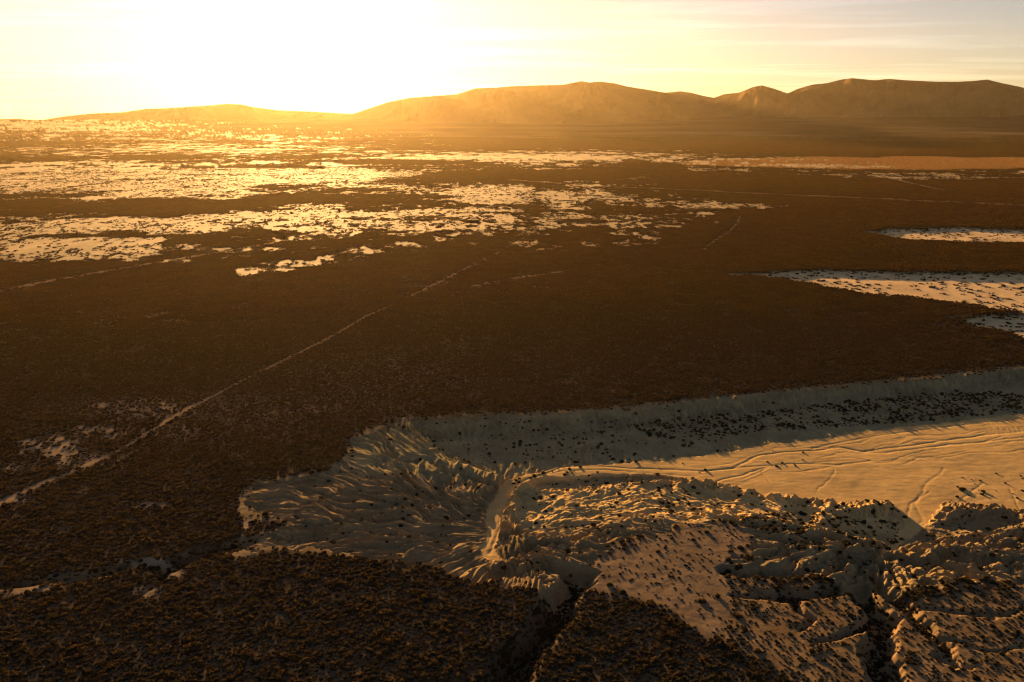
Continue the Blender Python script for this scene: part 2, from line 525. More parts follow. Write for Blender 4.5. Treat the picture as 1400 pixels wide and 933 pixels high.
        rill = 0.55 * np.abs(noise(gx / 1.7 + 3, gy / 1.7, 51)) + 0.35 * np.abs(noise(gx / 4.5, gy / 4.5, 52))
        g = -flow + np.maximum(0, d - w * (0.2 + 0.8 * head) * (1 - (0.15 if pts[-1][1] > 960 else 0.6) * t)) * sl * (1 + 0.6 * rill) + rill * np.minimum(1, d) * 1.2
        HF[mm] = np.minimum(HF[mm], np.minimum(g, 0) + np.where(g > 0, 0, 0))
    RW = np.where(~bad & (HF < -0.5), 0.35, RW)
    RW = np.where(bad & ~base & (HF < FLZ - 0.1), 0.4, RW)
    # talus: nothing steeper than about 50 degrees
    for it in range(10):
        P = np.pad(HF, 1, mode='edge')
        mn = np.minimum(np.minimum(P[:-2, 1:-1], P[2:, 1:-1]), np.minimum(P[1:-1, :-2], P[1:-1, 2:]))
        HF = np.minimum(HF, mn + EDX * 1.5)
    # stream lines and wheel tracks on the floor
    for pts, w, dep in GROOVES:
        P = WL(pts, FLOOR_Z)
        d = line_dist(P, X + 1.3 * w1 + 0.25 * noise(X / 2.5, Y / 2.5, 6), Y + 1.3 * w2)
        HF -= 0.27 * dep * np.exp(-(d / (w * 0.6)) ** 2)
    fr = np.abs(noise(X / 1.5 + w1, Y / 1.5, 72)) + 0.6 * np.abs(noise(X / 0.8, Y / 0.8, 73))
    HF -= np.where(bad & ~base, 0.14 * fr * np.clip((HF - FLOOR_Z) / 0.8, 0, 1), 0)
    rr = random.Random(5)
    for k in range(12):
        src = GROOVES[0][0] if k % 3 else GROOVES[3][0]
        P = [(a, b + rr.uniform(-1, 1) + off) for off in [rr.uniform(-14, 9)] for a, b in WL(src, FLOOR_Z)]
        d = line_dist(P, X + 4 * w3 + 1.5 * w1, Y + (4 + k % 3) * w4 + 2.0 * w2 + 0.3 * k)
        HF -= np.where(base, 0.075 * np.exp(-(d / 0.5) ** 2) * np.clip(0.4 + 2 * noise(X / 25, Y / 25, 500 + k), 0, 1), 0)
    HF += np.where(base, 0.05 * fbm(X / 5, Y / 2.4, 3, 71), 0.0)
    return HF, base, bad, DR, RW


HF, BASE, BAD, DRAIN, RILLW = erode()
ENY, ENX = HF.shape


def gsample(G, X, Y):
    u = np.clip((X - EX0) / EDX, 0, ENX - 1.001); v = np.clip((Y - EY0) / EDX, 0, ENY - 1.001)
    i = u.astype(int); j = v.astype(int); fu = u - i; fv = v - j
    return (G[j, i] * (1 - fu) + G[j, i + 1] * fu) * (1 - fv) + (G[j + 1, i] * (1 - fu) + G[j + 1, i + 1] * fu) * fv


FOC_A = W(690, 738, FLOOR_Z); FOC_B = W(1212, 752, FLOOR_Z)


def rills(X, Y):
    """sharp little ridges fanning out from the two heads of the wash"""
    s1 = fbm(X / 24, Y / 24, 2, 411); s2 = fbm(X / 24 + 50, Y / 24, 2, 412); s3 = noise(X / 7, Y / 7, 413)

    def fan(f, per):
        dx = X + 7 * s1 - f[0]; dy = Y + 7 * s2 - f[1]
        r = np.hypot(dx, dy)
        a = np.abs(np.arctan2(dy, np.abs(dx) + 1e-6)) * np.sign(dy)
        k = np.log2(np.maximum(r, 6) / 12.0)
        lev = np.floor(k); fr = k - lev
        out = 0
        for q, wgt in ((lev, 1 - fr), (lev + 1, fr)):
            u = a * 12 * 2.0 ** q / per
            n1 = 1 - np.abs(noise(u + 0.35 * s3, r / 20 + q * 7.3, 421)) * 1.9
            n2 = 1 - np.abs(noise(u * 2.1 + 0.5 * s3, r / 11 + q * 3.1, 422)) * 1.9
            n3 = 1 - np.abs(noise(u * 4.3, r / 6, 423)) * 1.9
            out = out + wgt * (1.4 * np.clip(n1, 0, 1) + 0.72 * np.clip(n2, 0, 1) + 0.16 * np.clip(n3, 0, 1))
        return out - 0.85
    ra = fan(FOC_A, 3.5); rb = fan(FOC_B, 3.8)
    t = sstep(42, 60, X)
    return ra * (1 - t) + rb * t


def pan_sd(px, py):
    s = np.full(px.shape, -1e3)
    for P in PANS:
        s = np.maximum(s, sdf(P, px, py))
    return s


def plain_height(X, Y, salt=None):
    R = np.hypot(X, Y)
    z = np.zeros(X.shape)
    far = sstep(300, 900, R)
    z += far * (1.6 * fbm(X / 260, Y / 320, 3, 31) + 0.35 * fbm(X / 60, Y / 60, 3, 33))
    z += 0.10 * fbm(X / 4.0, Y / 4.0, 3, 35) * (1 - sstep(500, 900, R))
    # alluvial fan below the mountains
    az = np.arctan2(X, Y)
    top = 150 + 45 * sstep(-0.1, 0.5, az) + 12 * noise(az * 4, az * 0, 3)
    f = np.clip((R - 4200) / 4200, 0, 1)
    z += top * f ** 1.5 + sstep(4000, 6000, R) * 10 * fbm(X / 900, Y / 700, 4, 37)
    px, py = to_px(X, Y)
    front = Y > 60
    s = np.where(front, pan_sd(np.where(front, px + 8 * noise(X / 25, Y / 25, 61), 1e6), py + 1.2 * noise(X / 18, Y / 40, 62)), -1e3)
    z -= 3.2 * sstep(-1.0, 4.5, s)
    return z, s


def ground_height(X, Y):
    inside = (X > -400) & (X < 600) & (Y > EY0 - 60) & (Y < EY1)
    z, s = plain_height(X, Y)
    e = np.where(inside, gsample(HF, X, Y), 0.0)
    w = np.where(inside, gsample(RILLW, X, Y), 0.0)
    q = w > 0.01
    if q.any():
        e[q] = np.minimum(e[q] + w[q] * rills(X[q], Y[q]), 0.35)
    return z * np.where(inside & (e < -0.3), 0.3, 1.0) + e, s


# ------------------------------------------------------------------ materials
def new_mat(name):
    m = bpy.data.materials.new(name)
    m.use_nodes = True
    m.node_tree.nodes.clear()
    return m, m.node_tree.nodes.new, m.node_tree.links.new


def ground_mat(name, var=0.35, bump=0.3, scale=1.0, rough=1.0, spec=0.0):
    m, N, L = new_mat(name)
    out = N('ShaderNodeOutputMaterial')
    bs = N('ShaderNodeBsdfPrincipled')
    bs.inputs['Roughness'].default_value = rough
    bs.inputs['Specular IOR Level'].default_value = spec
    at = N('ShaderNodeAttribute'); at.attribute_name = 'albedo'
    tc = N('ShaderNodeTexCoord')
    n1 = N('ShaderNodeTexNoise'); n1.inputs['Scale'].default_value = 1.4 * scale; n1.inputs['Detail'].default_value = 6; n1.inputs['Roughness'].default_value = 0.7
    L(tc.outputs['Object'], n1.inputs['Vector'])
    n2 = N('ShaderNodeTexNoise'); n2.inputs['Scale'].default_value = 0.11 * scale; n2.inputs['Detail'].default_value = 5
    L(tc.outputs['Object'], n2.inputs['Vector'])
    add = N('ShaderNodeMath'); add.operation = 'ADD'
    L(n1.outputs[0], add.inputs[0]); L(n2.outputs[0], add.inputs[1])
    mr = N('ShaderNodeMapRange')
    mr.inputs[1].default_value = 0.6; mr.inputs[2].default_value = 1.4
    mr.inputs[3].default_value = 1 - var; mr.inputs[4].default_value = 1 + var
    L(add.outputs[0], mr.inputs[0])
    mx = N('ShaderNodeMix'); mx.data_type = 'RGBA'; mx.blend_type = 'MULTIPLY'; mx.inputs[0].default_value = 1
    L(at.outputs['Color'], mx.inputs[6]); L(mr.outputs[0], mx.inputs[7])
    L(mx.outputs[2], bs.inputs['Base Color'])
    if bump > 0:
        b = N('ShaderNodeBump'); b.inputs['Strength'].default_value = bump; b.inputs['Distance'].default_value = 0.25 / scale
        L(n1.outputs[0], b.inputs['Height'])
        L(b.outputs[0], bs.inputs['Normal'])
    L(bs.outputs[0], out.inputs[0])
    return m


M_SCRUB = ground_mat('scrub_soil', 0.35, 0.25, 1.0)
M_BAD = ground_mat('badland_clay', 0.34, 0.35, 1.3)
M_SAND = ground_mat('wash_sand', 0.16, 0.07, 1.2)
M_SALT = ground_mat('salt_crust', 0.3, 0.10, 0.25, 0.9, 0.05)
M_TRACK = ground_mat('track_dust', 0.2, 0.1, 1.0)
M_ROCK = ground_mat('mountain_rock', 0.3, 0.0, 0.02)


def plant_mat(name, c0, c1, trans):
    m, N, L = new_mat(name)
    out = N('ShaderNodeOutputMaterial')
    oi = N('ShaderNodeObjectInfo')
    rp = N('ShaderNodeValToRGB')
    rp.color_ramp.elements[0].color = (*c0, 1); rp.color_ramp.elements[1].color = (*c1, 1)
    L(oi.outputs['Random'], rp.inputs[0])
    d = N('ShaderNodeBsdfDiffuse'); t = N('ShaderNodeBsdfTranslucent')
    L(rp.outputs[0], d.inputs[0])
    mx = N('ShaderNodeMix'); mx.data_type = 'RGBA'; mx.blend_type = 'MULTIPLY'; mx.inputs[0].default_value = 1
    L(rp.outputs[0], mx.inputs[6]); mx.inputs[7].default_value = trans
    L(mx.outputs[2], t.inputs[0])
    ms = N('ShaderNodeMixShader'); ms.inputs[0].default_value = 0.4
    L(d.outputs[0], ms.inputs[1]); L(t.outputs[0], ms.inputs[2])
    L(ms.outputs[0], out.inputs[0])
    return m


M_SAGE = plant_mat('sage_leaves', (0.026, 0.024, 0.015), (0.040, 0.034, 0.019), (1.4, 1.0, 0.5, 1))
M_BACKLIT = plant_mat('backlit_tips', (0.040, 0.032, 0.014), (0.080, 0.057, 0.020), (1.5, 1.05, 0.55, 1))  # tips coloured brighter to give shrub tops a backlit orange rim
M_DARK = plant_mat('greasewood_leaves', (0.032, 0.031, 0.018), (0.05, 0.045, 0.024), (1.4, 1.0, 0.6, 1))


# ------------------------------------------------------------------ the ground sheet
def make_mesh(name, V, F, mat, cols=None):
    me = bpy.data.meshes.new(name)
    nf = len(F); k = F.shape[1]
    me.vertices.add(len(V)); me.vertices.foreach_set('co', np.ascontiguousarray(V, np.float32).ravel())
    me.loops.add(nf * k); me.loops.foreach_set('vertex_index', np.ascontiguousarray(F, np.int32).ravel())
    me.polygons.add(nf); me.polygons.foreach_set('loop_start', np.arange(nf, dtype=np.int32) * k)
    me.update(calc_edges=True)
    me.polygons.foreach_set('use_smooth', np.zeros(nf, bool))
    if cols is not None:
        a = me.attributes.new('albedo', 'FLOAT_COLOR', 'POINT')
        c = np.ones((len(V), 4), np.float32); c[:, :3] = cols
        a.data.foreach_set('color', c.ravel())
    me.materials.append(mat)
    o = bpy.data.objects.new(name, me)
    COL.objects.link(o)
    return o


def sub_mesh(name, V, F, C, mat):
    u, inv = np.unique(F.ravel(), return_inverse=True)
    return make_mesh(name, V[u], inv.reshape(F.shape), mat, C[u])


SOIL = np.array([0.058, 0.044, 0.028]); SOIL2 = np.array([0.16, 0.118, 0.072])
SAND = np.array([0.52, 0.36, 0.155]); CLAY = np.array([0.22, 0.162, 0.085]); CLAY2 = np.array([0.26, 0.22, 0.118])
SALT = np.array([0.46, 0.36, 0.24]); MESAC = np.array([0.19, 0.138, 0.088])
GRASS = np.array([0.30, 0.155, 0.05]); FARSCRUB = np.array([0.075, 0.055, 0.03])


def mixc(a, b, t):
    return a * (1 - t[:, None]) + b * t[:, None]


def scrub_density(X, Y):
    """share of full scrub cover, and helpers"""
    px, py = to_px(X, Y)
    px = np.where(Y > 60, px, 1e6)
    salt = salt_mask(X, Y, px, py)
    pan = pan_sd(px + 8 * noise(X / 25, Y / 25, 61), py + 1.2 * noise(X / 18, Y / 40, 62))
    n = fbm(X / 22, Y / 26, 4, 41)
    nn = fbm(X / 7, Y / 7, 3, 43)
    d = 0.94 + 0.36 * n + 0.22 * nn + sstep(230, 420, np.hypot(X, Y)) * 0.28 * fbm(X / 110, Y / 150, 3, 47) - sstep(230, 420, np.hypot(X, Y)) * 0.25 * np.clip(1 - 9 * np.abs(noise(X / 130 + 0.3 * n, Y / 90, 48)), 0, 1)
    # pale thin patches in the near left scrub
    thin = np.zeros(X.shape)
    for (cx, cy, rx, ry, k) in [(75, 612, 60, 26, 1.0), (140, 590, 60, 14, 0.7), (190, 560, 110, 22, 0.75), (120, 628, 80, 16, 0.7), (240, 590, 60, 14, 0.5),
                                (200, 690, 45, 7, 0.9), (20, 640, 60, 8, 0.7), (15, 685, 40, 8, 0.8), (340, 560, 150, 35, 0.35),
                                (120, 435, 200, 8, 0.3), (480, 520, 160, 60, 0.2), (700, 395, 160, 10, 0.25), (30, 806, 60, 11, 1.1), (205, 768, 52, 8, 1.2), (205, 812, 24, 9, 1.1), (238, 783, 18, 9, 1.1), (332, 757, 18, 6, 1.0), (110, 788, 60, 6, 0.9), (338, 705, 12, 40, 1.0)]:
        thin = np.maximum(thin, k * np.clip(1.7 * ell(cx, cy, rx, ry, px + 20 * nn, py + 8 * n), 0, 1))
    thin *= np.clip(0.75 + 1.3 * nn, 0, 1.2)
    mesa = sstep(-6, 10, sdf(MESA, px + 12 * nn, py + 8 * nn))
    pale = sstep(-8, 14, sdf(PALE_SE, px + 25 * nn, py + 18 * nn))
    rimd = sdf(RIM, px, py)
    rimpale = np.where(px < 700, sstep(-11, -2, rimd + 4 * nn), sstep(-6, -0.5, rimd + 3 * nn)) * (py < 760)
    d = d * (1 - thin) * (1 - 0.99 * mesa) * (1 - 0.93 * pale) * (1 - 0.75 * rimpale)
    d = d * (1 - sstep(0.1, 0.55, salt)) * (1 - sstep(0.5, 4, pan))
    # orange grass strip on the far right
    gr = sstep(-0.05, 0.25, ell(1230, 223, 330, 10, px, py + 2 * noise(X / 200, Y / 200, 91))) * (1 - sstep(0, 0.2, salt))
    d = d * (1 - gr)
    tr = np.zeros(X.shape)
    for P, w, _ in TRACKS:
        q = line_dist(WL(P), X + 1.5 * nn, Y + 1.5 * nn)
        ww = w * (1 + 0.5 * noise(X / 30, Y / 30, 95))
        tr = np.maximum(tr, (1 - sstep(ww * 0.9, ww * 1.3 + 0.4, q)) * np.clip(0.95 + 0.7 * noise(X / 16, Y / 16, 96), 0.55, 1))
    d = d * (1 - 0.92 * tr)
    return np.clip(d, 0, 1), salt, pan, thin, mesa, pale, rimpale, gr, tr, nn


def build_ground():
    a_dense = np.radians(np.linspace(-37.5, 37.5, 1190))
    a_l = np.radians(np.concatenate([np.linspace(-180, -50, 44)[:-1], np.linspace(-50, -37.5, 60)[:-1]])); a_r = np.radians(np.concatenate([np.linspace(37.5, 50, 60)[1:], np.linspace(50, 180, 44)[1:]]))
    A = np.concatenate([a_l, a_dense, a_r])
    dep = np.radians(np.concatenate([np.linspace(86, 46, 14)[:-1], np.linspace(46, 34, 120)[:-1], np.linspace(34, 18, 420)[:-1], np.linspace(18, 14, 60)[:-1], np.linspace(14, 2.2, 200)]))
    R = H / np.tan(dep)
    R = np.concatenate([R, np.geomspace(R[-1], 12800, 70)[1:]])
    AA, RR = np.meshgrid(A, R)
    X = (np.sin(AA) * RR).ravel(); Y = (np.cos(AA) * RR).ravel()
    Z, pan = ground_height(X, Y)
    dens, salt, pan, thin, mesa, pale, rimpale, gr, tr, nn = scrub_density(X, Y)
    bad = gsample(BAD.astype(float), X, Y); base = gsample(BASE.astype(float), X, Y)
    out = (Y > EY1 - 1) | (Y < EY0 - 50) | (X < -390) | (X > 590)
    bad[out] = 0; base[out] = 0
    n, m = len(R), len(A)
    # colours: what the surface is made of
    Rr = np.hypot(X, Y)
    g = fbm(X / 12, Y / 12, 4, 101)
    C = mixc(np.tile(SOIL, (len(X), 1)), SOIL2, np.clip(0.25 + 0.6 * g, 0, 1))
    C = mixc(C, SOIL2 * 1.7, np.clip(thin * 1.2, 0, 1))
    C = mixc(C, np.tile(FARSCRUB, (len(X), 1)) * (1 + 0.6 * fbm(X / 300, Y / 500, 4, 111))[:, None], sstep(1900, 3000, Rr))
    C = mixc(C, MESAC * (1 + 0.25 * nn)[:, None], np.clip(mesa, 0, 1))
    C = mixc(C, np.array([0.205, 0.14, 0.075]) * (1 + 0.3 * nn)[:, None], np.clip(pale * 0.9, 0, 1))
    C = mixc(C, CLAY, np.clip(rimpale * 0.8, 0, 1))
    C = mixc(C, GRASS * (1 + 0.3 * g)[:, None], gr)
    low = np.clip((-Z - 0.25) / 0.5, 0, 1) * (~out)
    gul = low * (1 - np.clip(bad, 0, 1))
    qx, qy = to_px(X, Y)
    scarp_tone = sstep(-25, 15, sdf([(440, 640), (520, 590), (700, 560), (1900, 470), (1900, 585), (1100, 610), (760, 640), (560, 640)], qx, qy))  # separate paler, greener clay tone along the scarp
    strata = fbm(X / 40, Z * 2.2 + 0.4 * g, 3, 191)
    loam = sstep(-15, 20, sdf([(700, 640), (960, 640), (1250, 690), (1240, 720), (1000, 712), (870, 712), (760, 720), (700, 715)], qx, qy))
    cb = mixc(np.tile(CLAY, (len(X), 1)), CLAY2, scarp_tone) 
    cb = mixc(cb, SAND * 0.88, loam)
    C = mixc(C, cb * (1 + 0.22 * g + 0.30 * strata)[:, None], np.clip(bad * 1.2, 0, 1) * (1 - np.clip(base, 0, 1)))
    lip = np.clip(1 - np.abs(Z + 0.9) / 1.2, 0, 1) * sstep(-0.05, 0.25, g)
    C = mixc(C, CLAY * 0.8, gul * lip)  # clay on gully lips only; floors kept dark soil to deepen their shadow
    low = np.maximum(low, (bad > 0.5) * 1.0)
    fl = fbm(X / 26 + 0.3 * g, Y / 2.2 + 0.6 * g, 4, 161)
    C = mixc(C, SAND * (1 + 0.06 * g + 0.22 * fl)[:, None], base)
    ps = sstep(0, 2.5, pan)
    C = mixc(C, SALT * np.array([1.5, 1.36, 1.05]) * (0.92 + 0.25 * fbm(X / 15, Y / 30, 4, 121))[:, None], ps)
    C = mixc(C, np.array([0.44, 0.30, 0.135]) * (0.72 + 0.5 * fbm(X / 40, Y / 120, 5, 131, 0.6))[:, None], salt)
    C = mixc(C, np.array([0.29, 0.205, 0.12]), tr * 0.9)
    # fan streaks below the mountains
    fan = sstep(4200, 5200, Rr)
    st = fbm(np.arctan2(X, Y) * 5, Rr / 420, 4, 141)
    C = mixc(C, np.array([0.15, 0.105, 0.065]), fan * sstep(0.02, 0.3, st) * 0.8)
    C = np.clip(C, 0.01, 0.8)
    V = np.stack([X, Y, Z], 1)
    I = np.arange(n * m).reshape(n, m)
    nxt = np.concatenate([np.arange(1, m), [0]])
    F = np.stack([I[:-1, :], I[:-1][:, nxt], I[1:][:, nxt], I[1:, :]], -1)[:, :-1].reshape(-1, 4)
    F = F[:, ::-1]
    # faces sorted by what they belong to
    fm = lambda a: a[F].mean(1)
    cls = np.zeros(len(F), int)
    cls[fm(low) > 0.5] = 1
    cls[fm(base) > 0.5] = 2
    cls[(fm(salt) > 0.4) | (fm(ps) > 0.5)] = 3
    fx, fy = fm(X), fm(Y)
    for k, (P, w, lab) in enumerate(TRACKS):
        q = line_dist(WL(P), fx, fy)
        cls[(q < w * 1.1) & (cls == 0)] = 10 + k
    for c, nm, mat, lab in [(0, 'scrub_plain', M_SCRUB, 'wide desert plain under dark scrub reaching to the mountains'),
                            (1, 'badlands', M_BAD, 'eroded clay badlands and scarp around the pale dry wash'),
                            (2, 'dry_wash', M_SAND, 'pale sandy floor of the dry wash with winding stream lines'),
                            (3, 'salt_flat', M_SALT, 'bare pale salt and sand flats on the far plain')]:
        tag(sub_mesh(nm, V, F[cls == c], C, mat), lab, kind='structure')
    for k, (P, w, lab) in enumerate(TRACKS):
        f = F[cls == 10 + k]
        if len(f):
            tag(sub_mesh('dirt_track', V, f, C, M_TRACK), lab, kind='structure')


build_ground()

# ------------------------------------------------------------------ mountains
SIL_R = [(300, 172), (420, 168), (470, 160), (500, 150), (530, 140), (560, 134), (600, 131), (625, 129), (650, 121), (675, 120), (700, 118), (730, 117), (770, 116), (795, 111),
         (806, 113), (818, 111.5), (840, 114), (860, 119), (880, 122), (910, 127), (930, 125), (945, 127), (960, 131), (976, 134), (990, 129), (1010, 127),
         (1030, 119), (1042, 117), (1060, 122), (1077, 128), (1090, 122), (1110, 116), (1130, 114), (1150, 109), (1165, 107), (1195, 110),
         (1215, 108), (1240, 110), (1280, 112), (1310, 112), (1330, 111), (1350, 109), (1370, 114), (1400, 120), (1500, 130), (1700, 128), (2100, 140), (2600, 175)]
SIL_L = [(-200, 172), (0, 171), (40, 167), (65, 163), (90, 159), (130, 155), (165, 154), (200, 149), (230, 148), (260, 146), (290, 144), (310, 142),
         (330, 143), (350, 147), (380, 151), (430, 153), (480, 156), (560, 162), (700, 172)]
SIL_F = [(-1500, 172), (-700, 152), (-400, 158), (-200, 160), (-60, 162), (0, 163), (25, 162.5), (50, 165), (90, 168), (200, 171)]


def bearing(x, y):
    u = (x - 700) / FPX; v = (466.5 - y) / FPX
    d = (u, CP + v * SP, -SP + v * CP)
    return math.atan2(d[0], d[1]), math.atan2(d[2], math.hypot(d[0], d[1]))


def mountain(name, sil, r0, r1, na, nr, seed, label, crest=0.55):
    b = np.array([bearing(x, y) for x, y in sil])
    A = np.linspace(b[0, 0], b[-1, 0], na)
    E = np.interp(A, b[:, 0], b[:, 1])
    R = np.linspace(r0, r1, nr)
    AA, RR = np.meshgrid(A, R, indexing='ij')
    X = np.sin(AA) * RR; Y = np.cos(AA) * RR
    t = (RR - r0) / (r1 - r0)
    env = sstep(0, crest, t) ** 0.85 * (1 - sstep(crest + 0.1, 1.0, t))
    wx = X + 260 * fbm(X / 900, Y / 900, 3, seed + 1); wy = Y + 260 * fbm(X / 900 + 9, Y / 900, 3, seed + 2)
    crestm = np.exp(-((t - crest - 0.05) / 0.16) ** 2)
    rb = ridged(wx / 2600, wy / 2600, 3, seed, 0.5)
    arc = AA * (r0 + r1) / 2 + 200 * fbm(X / 700, Y / 700, 3, seed + 4)
    spur = ridged(arc / 620, RR / 2600, 5, seed + 3, 0.55)
    rg = rb * 0.55 + 0.62 * spur * (1 - 0.95 * crestm) + 0.25 * crestm
    fine = fbm(wx / 130, wy / 130, 4, seed + 6)
    hh = env * (0.45 + 0.75 * rg) + 0.04 * fine * env * (1 - crestm)
    # lift every bearing so that the skyline has its surveyed elevation
    zt = H + np.tan(E) * r0 * 0 
    for _ in range(4):
        hm = hh.max(1) if _ == 0 else None
        scale = np.full(na, 1e9)
        # elevation angle = (h*s + base - H)/R
        basez = -10.0
        want = np.tan(E)[:, None] * RR + H - basez
        s = want / np.maximum(hh, 1e-3)
        k = np.where(hh > 0.2, s, 1e9)
        scale = k.min(1)
        break
    ker = np.hanning(9)[1:-1]; ker /= ker.sum()
    for _ in range(2):
        scale = np.convolve(np.pad(np.clip(scale, 0, 5000), 3, mode='edge'), ker, mode='valid')
    Z = hh * scale[:, None] - 10.0
    for _ in range(3):      # bring the skyline to its surveyed elevation without touching the lower slopes
        el = (Z - H) / RR
        top = el.max(1)
        wgt = sstep(0.62, 0.97, (el - el.min()) / (top - el.min())[:, None])
        Z = Z + (np.tan(E) - top)[:, None] * RR * wgt
    C = np.tile(np.array([0.16, 0.105, 0.05]), (na * nr, 1)) * (1 + 0.35 * fbm(X / 400, Y / 400, 4, seed + 9).ravel()[:, None])
    V = np.stack([X.ravel(), Y.ravel(), Z.ravel()], 1)
    I = np.arange(na * nr).reshape(na, nr)
    F = np.stack([I[:-1, :-1], I[1:, :-1], I[1:, 1:], I[:-1, 1:]], -1).reshape(-1, 4)[:, ::-1]
    o = make_mesh(name, V, F, M_ROCK, C)
    o.data.polygons.foreach_set('use_smooth', np.zeros(len(F), bool))
    return tag(o, label, kind='structure')


mountain('mountain_range', SIL_R, 7200, 11200, 900, 130, 201, 'long dark mountain range rising on the right skyline')
mountain('mountain_range', SIL_L, 8200, 11600, 420, 80, 231, 'low hazy mountain range below the sun on the left')
mountain('hills', SIL_F, 10200, 12600, 220, 50, 261, 'faint distant hills at the far left edge')


# ------------------------------------------------------------------ shrubs
def leaf_cloud(n, rx, rz, seed, leaf=0.3, top=False):
    r = np.random.default_rng(seed)
    vs = []; fs = []
    for k in range(n):
        a = r.uniform(0, 2 * math.pi); u = r.uniform(0, 1) ** 0.6; ph = r.uniform(0.82, 1.0) if top else r.uniform(0, 1)
        c = np.array([math.cos(a) * u * rx, math.sin(a) * u * rx, rz * (0.12 + 0.88 * ph * math.sqrt(max(0.05, 1 - u * u)))])
        d1 = r.normal(size=3); d1 /= np.linalg.norm(d1)
        d2 = np.cross(d1, r.normal(size=3)); d2 /= np.linalg.norm(d2)
        s = leaf * r.uniform(0.7, 1.4)
        b = len(vs)
        vs += [c - d1 * s, c + d2 * s * 0.6, c + d1 * s, c - d2 * s * 0.6]
        fs.append((b, b + 1, b + 2, b + 3))
    v = np.array(vs); v[:, 2] = np.maximum(v[:, 2], -0.05)
    return v, np.array(fs)


def dome(seed, rx, rz, seg=7):
    """ragged closed twiggy heart of a shrub"""
    r = np.random.default_rng(seed)
    v = []
    for k in range(seg):
        a = 2 * math.pi * (k + r.uniform(-.25, .25)) / seg
        q = rx * r.uniform(0.75, 1.05)
        v.append((math.cos(a) * q, math.sin(a) * q, -0.1))
    for k in range(seg):
        a = 2 * math.pi * (k + 0.5 + r.uniform(-.3, .3)) / seg
        q = rx * r.uniform(0.5, 0.75)
        v.append((math.cos(a) * q, math.sin(a) * q, rz * r.uniform(0.45, 0.8)))
    v.append((0, 0, rz * 0.8))
    f = []
    for k in range(seg):
        j = (k + 1) % seg
        f += [(k, j, seg + k, seg + k), (j, seg + j, seg + k, seg + k), (seg + k, seg + j, 2 * seg, 2 * seg)]
    return np.array(v), f


def shrub_mesh(name, seed, rx, rz, n, leaf, mat, seg=7, backlit=False):
    v, f = leaf_cloud(n, rx, rz * (1.12 if backlit else 1), seed, leaf, backlit)
    dv, df = dome(seed + 5, rx, rz, seg)
    faces = [tuple(int(i) for i in q) for q in f] + [(int(a) + len(v), int(b) + len(v), int(c) + len(v)) for a, b, c, _ in df]
    me = bpy.data.meshes.new(name)
    me.from_pydata([tuple(p) for p in np.concatenate([v, dv])], [], faces)
    me.materials.append(mat); me.materials.append(M_BACKLIT)
    if backlit:
        me.polygons.foreach_set('material_index', [1] * len(f) + [0] * len(df))
    return me


def patch_mesh(name, seed, rad, count, mat):
    r = np.random.default_rng(seed)
    V = []; F = []; b = 0; mi = []
    for k in range(count):
        a = r.uniform(0, 2 * math.pi); q = rad * math.sqrt(r.uniform(0, 1))
        v, f = leaf_cloud(3, 0.95, 0.7, seed * 100 + k, 0.2, True)
        dv, df = dome(seed * 77 + k, 0.95, 0.64, 5)
        mi += [1] * len(f) + [0] * len(df)
        s = r.uniform(0.65, 1.35)
        off = np.array([math.cos(a) * q, math.sin(a) * q, 0])
        V += [tuple(p) for p in np.concatenate([v, dv]) * s + off]
        F += [tuple(int(i) + b for i in t) for t in f] + [(int(x) + b + len(v), int(y) + b + len(v), int(z) + b + len(v)) for x, y, z, _ in df]
        b = len(V)
    me = bpy.data.meshes.new(name)
    me.from_pydata(V, [], F)
    me.materials.append(mat); me.materials.append(M_BACKLIT)
    me.polygons.foreach_set('material_index', mi)
    return me


def scatter(name, pts, rot, scl, idx, meshes, label, cat):
    """one object of ground cover: meshes instanced on points"""
    src = bpy.data.collections.new(name + '_source')
    for k, me in enumerate(meshes):
        src.objects.link(bpy.data.objects.new('%s_source_%02d' % (name, k), me))
    me = bpy.data.meshes.new(name)
    me.vertices.add(len(pts)); me.vertices.foreach_set('co', pts.astype(np.float32).ravel())
    a = me.attributes.new('rot', 'FLOAT_VECTOR', 'POINT'); rv = np.zeros((len(pts), 3), np.float32); rv[:, 2] = rot
    a.data.foreach_set('vector', rv.ravel())
    a = me.attributes.new('scl', 'FLOAT_VECTOR', 'POINT'); a.data.foreach_set('vector', scl.astype(np.float32).ravel())
    a = me.attributes.new('pick', 'INT', 'POINT'); a.data.foreach_set('value', idx.astype(np.int32))
    o = bpy.data.objects.new(name, me); COL.objects.link(o)
    ng = bpy.data.node_groups.new(name + '_scatter', 'GeometryNodeTree')
    ng.interface.new_socket('Geometry', in_out='INPUT', socket_type='NodeSocketGeometry')
    ng.interface.new_socket('Geometry', in_out='OUTPUT', socket_type='NodeSocketGeometry')
    N = ng.nodes.new; L = ng.links.new
    gi = N('NodeGroupInput'); go = N('NodeGroupOutput'); ip = N('GeometryNodeInstanceOnPoints'); ci = N('GeometryNodeCollectionInfo')
    ci.inputs[0].default_value = src; ci.inputs[1].default_value = True; ci.inputs[2].default_value = True

    def attr(nm, ty):
        n = N('GeometryNodeInputNamedAttribute'); n.data_type = ty; n.inputs[0].default_value = nm
        return n.outputs[0]
    L(gi.outputs[0], ip.inputs['Points']); L(ci.outputs[0], ip.inputs['Instance'])
    ip.inputs['Pick Instance'].default_value = True
    L(attr('pick', 'INT'), ip.inputs['Instance Index'])
    L(attr('rot', 'FLOAT_VECTOR'), ip.inputs['Rotation'])
    L(attr('scl', 'FLOAT_VECTOR'), ip.inputs['Scale'])
    L(ip.outputs[0], go.inputs[0])
    md = o.modifiers.new('scatter', 'NODES'); md.node_group = ng
    return tag(o, label, cat, kind='stuff')


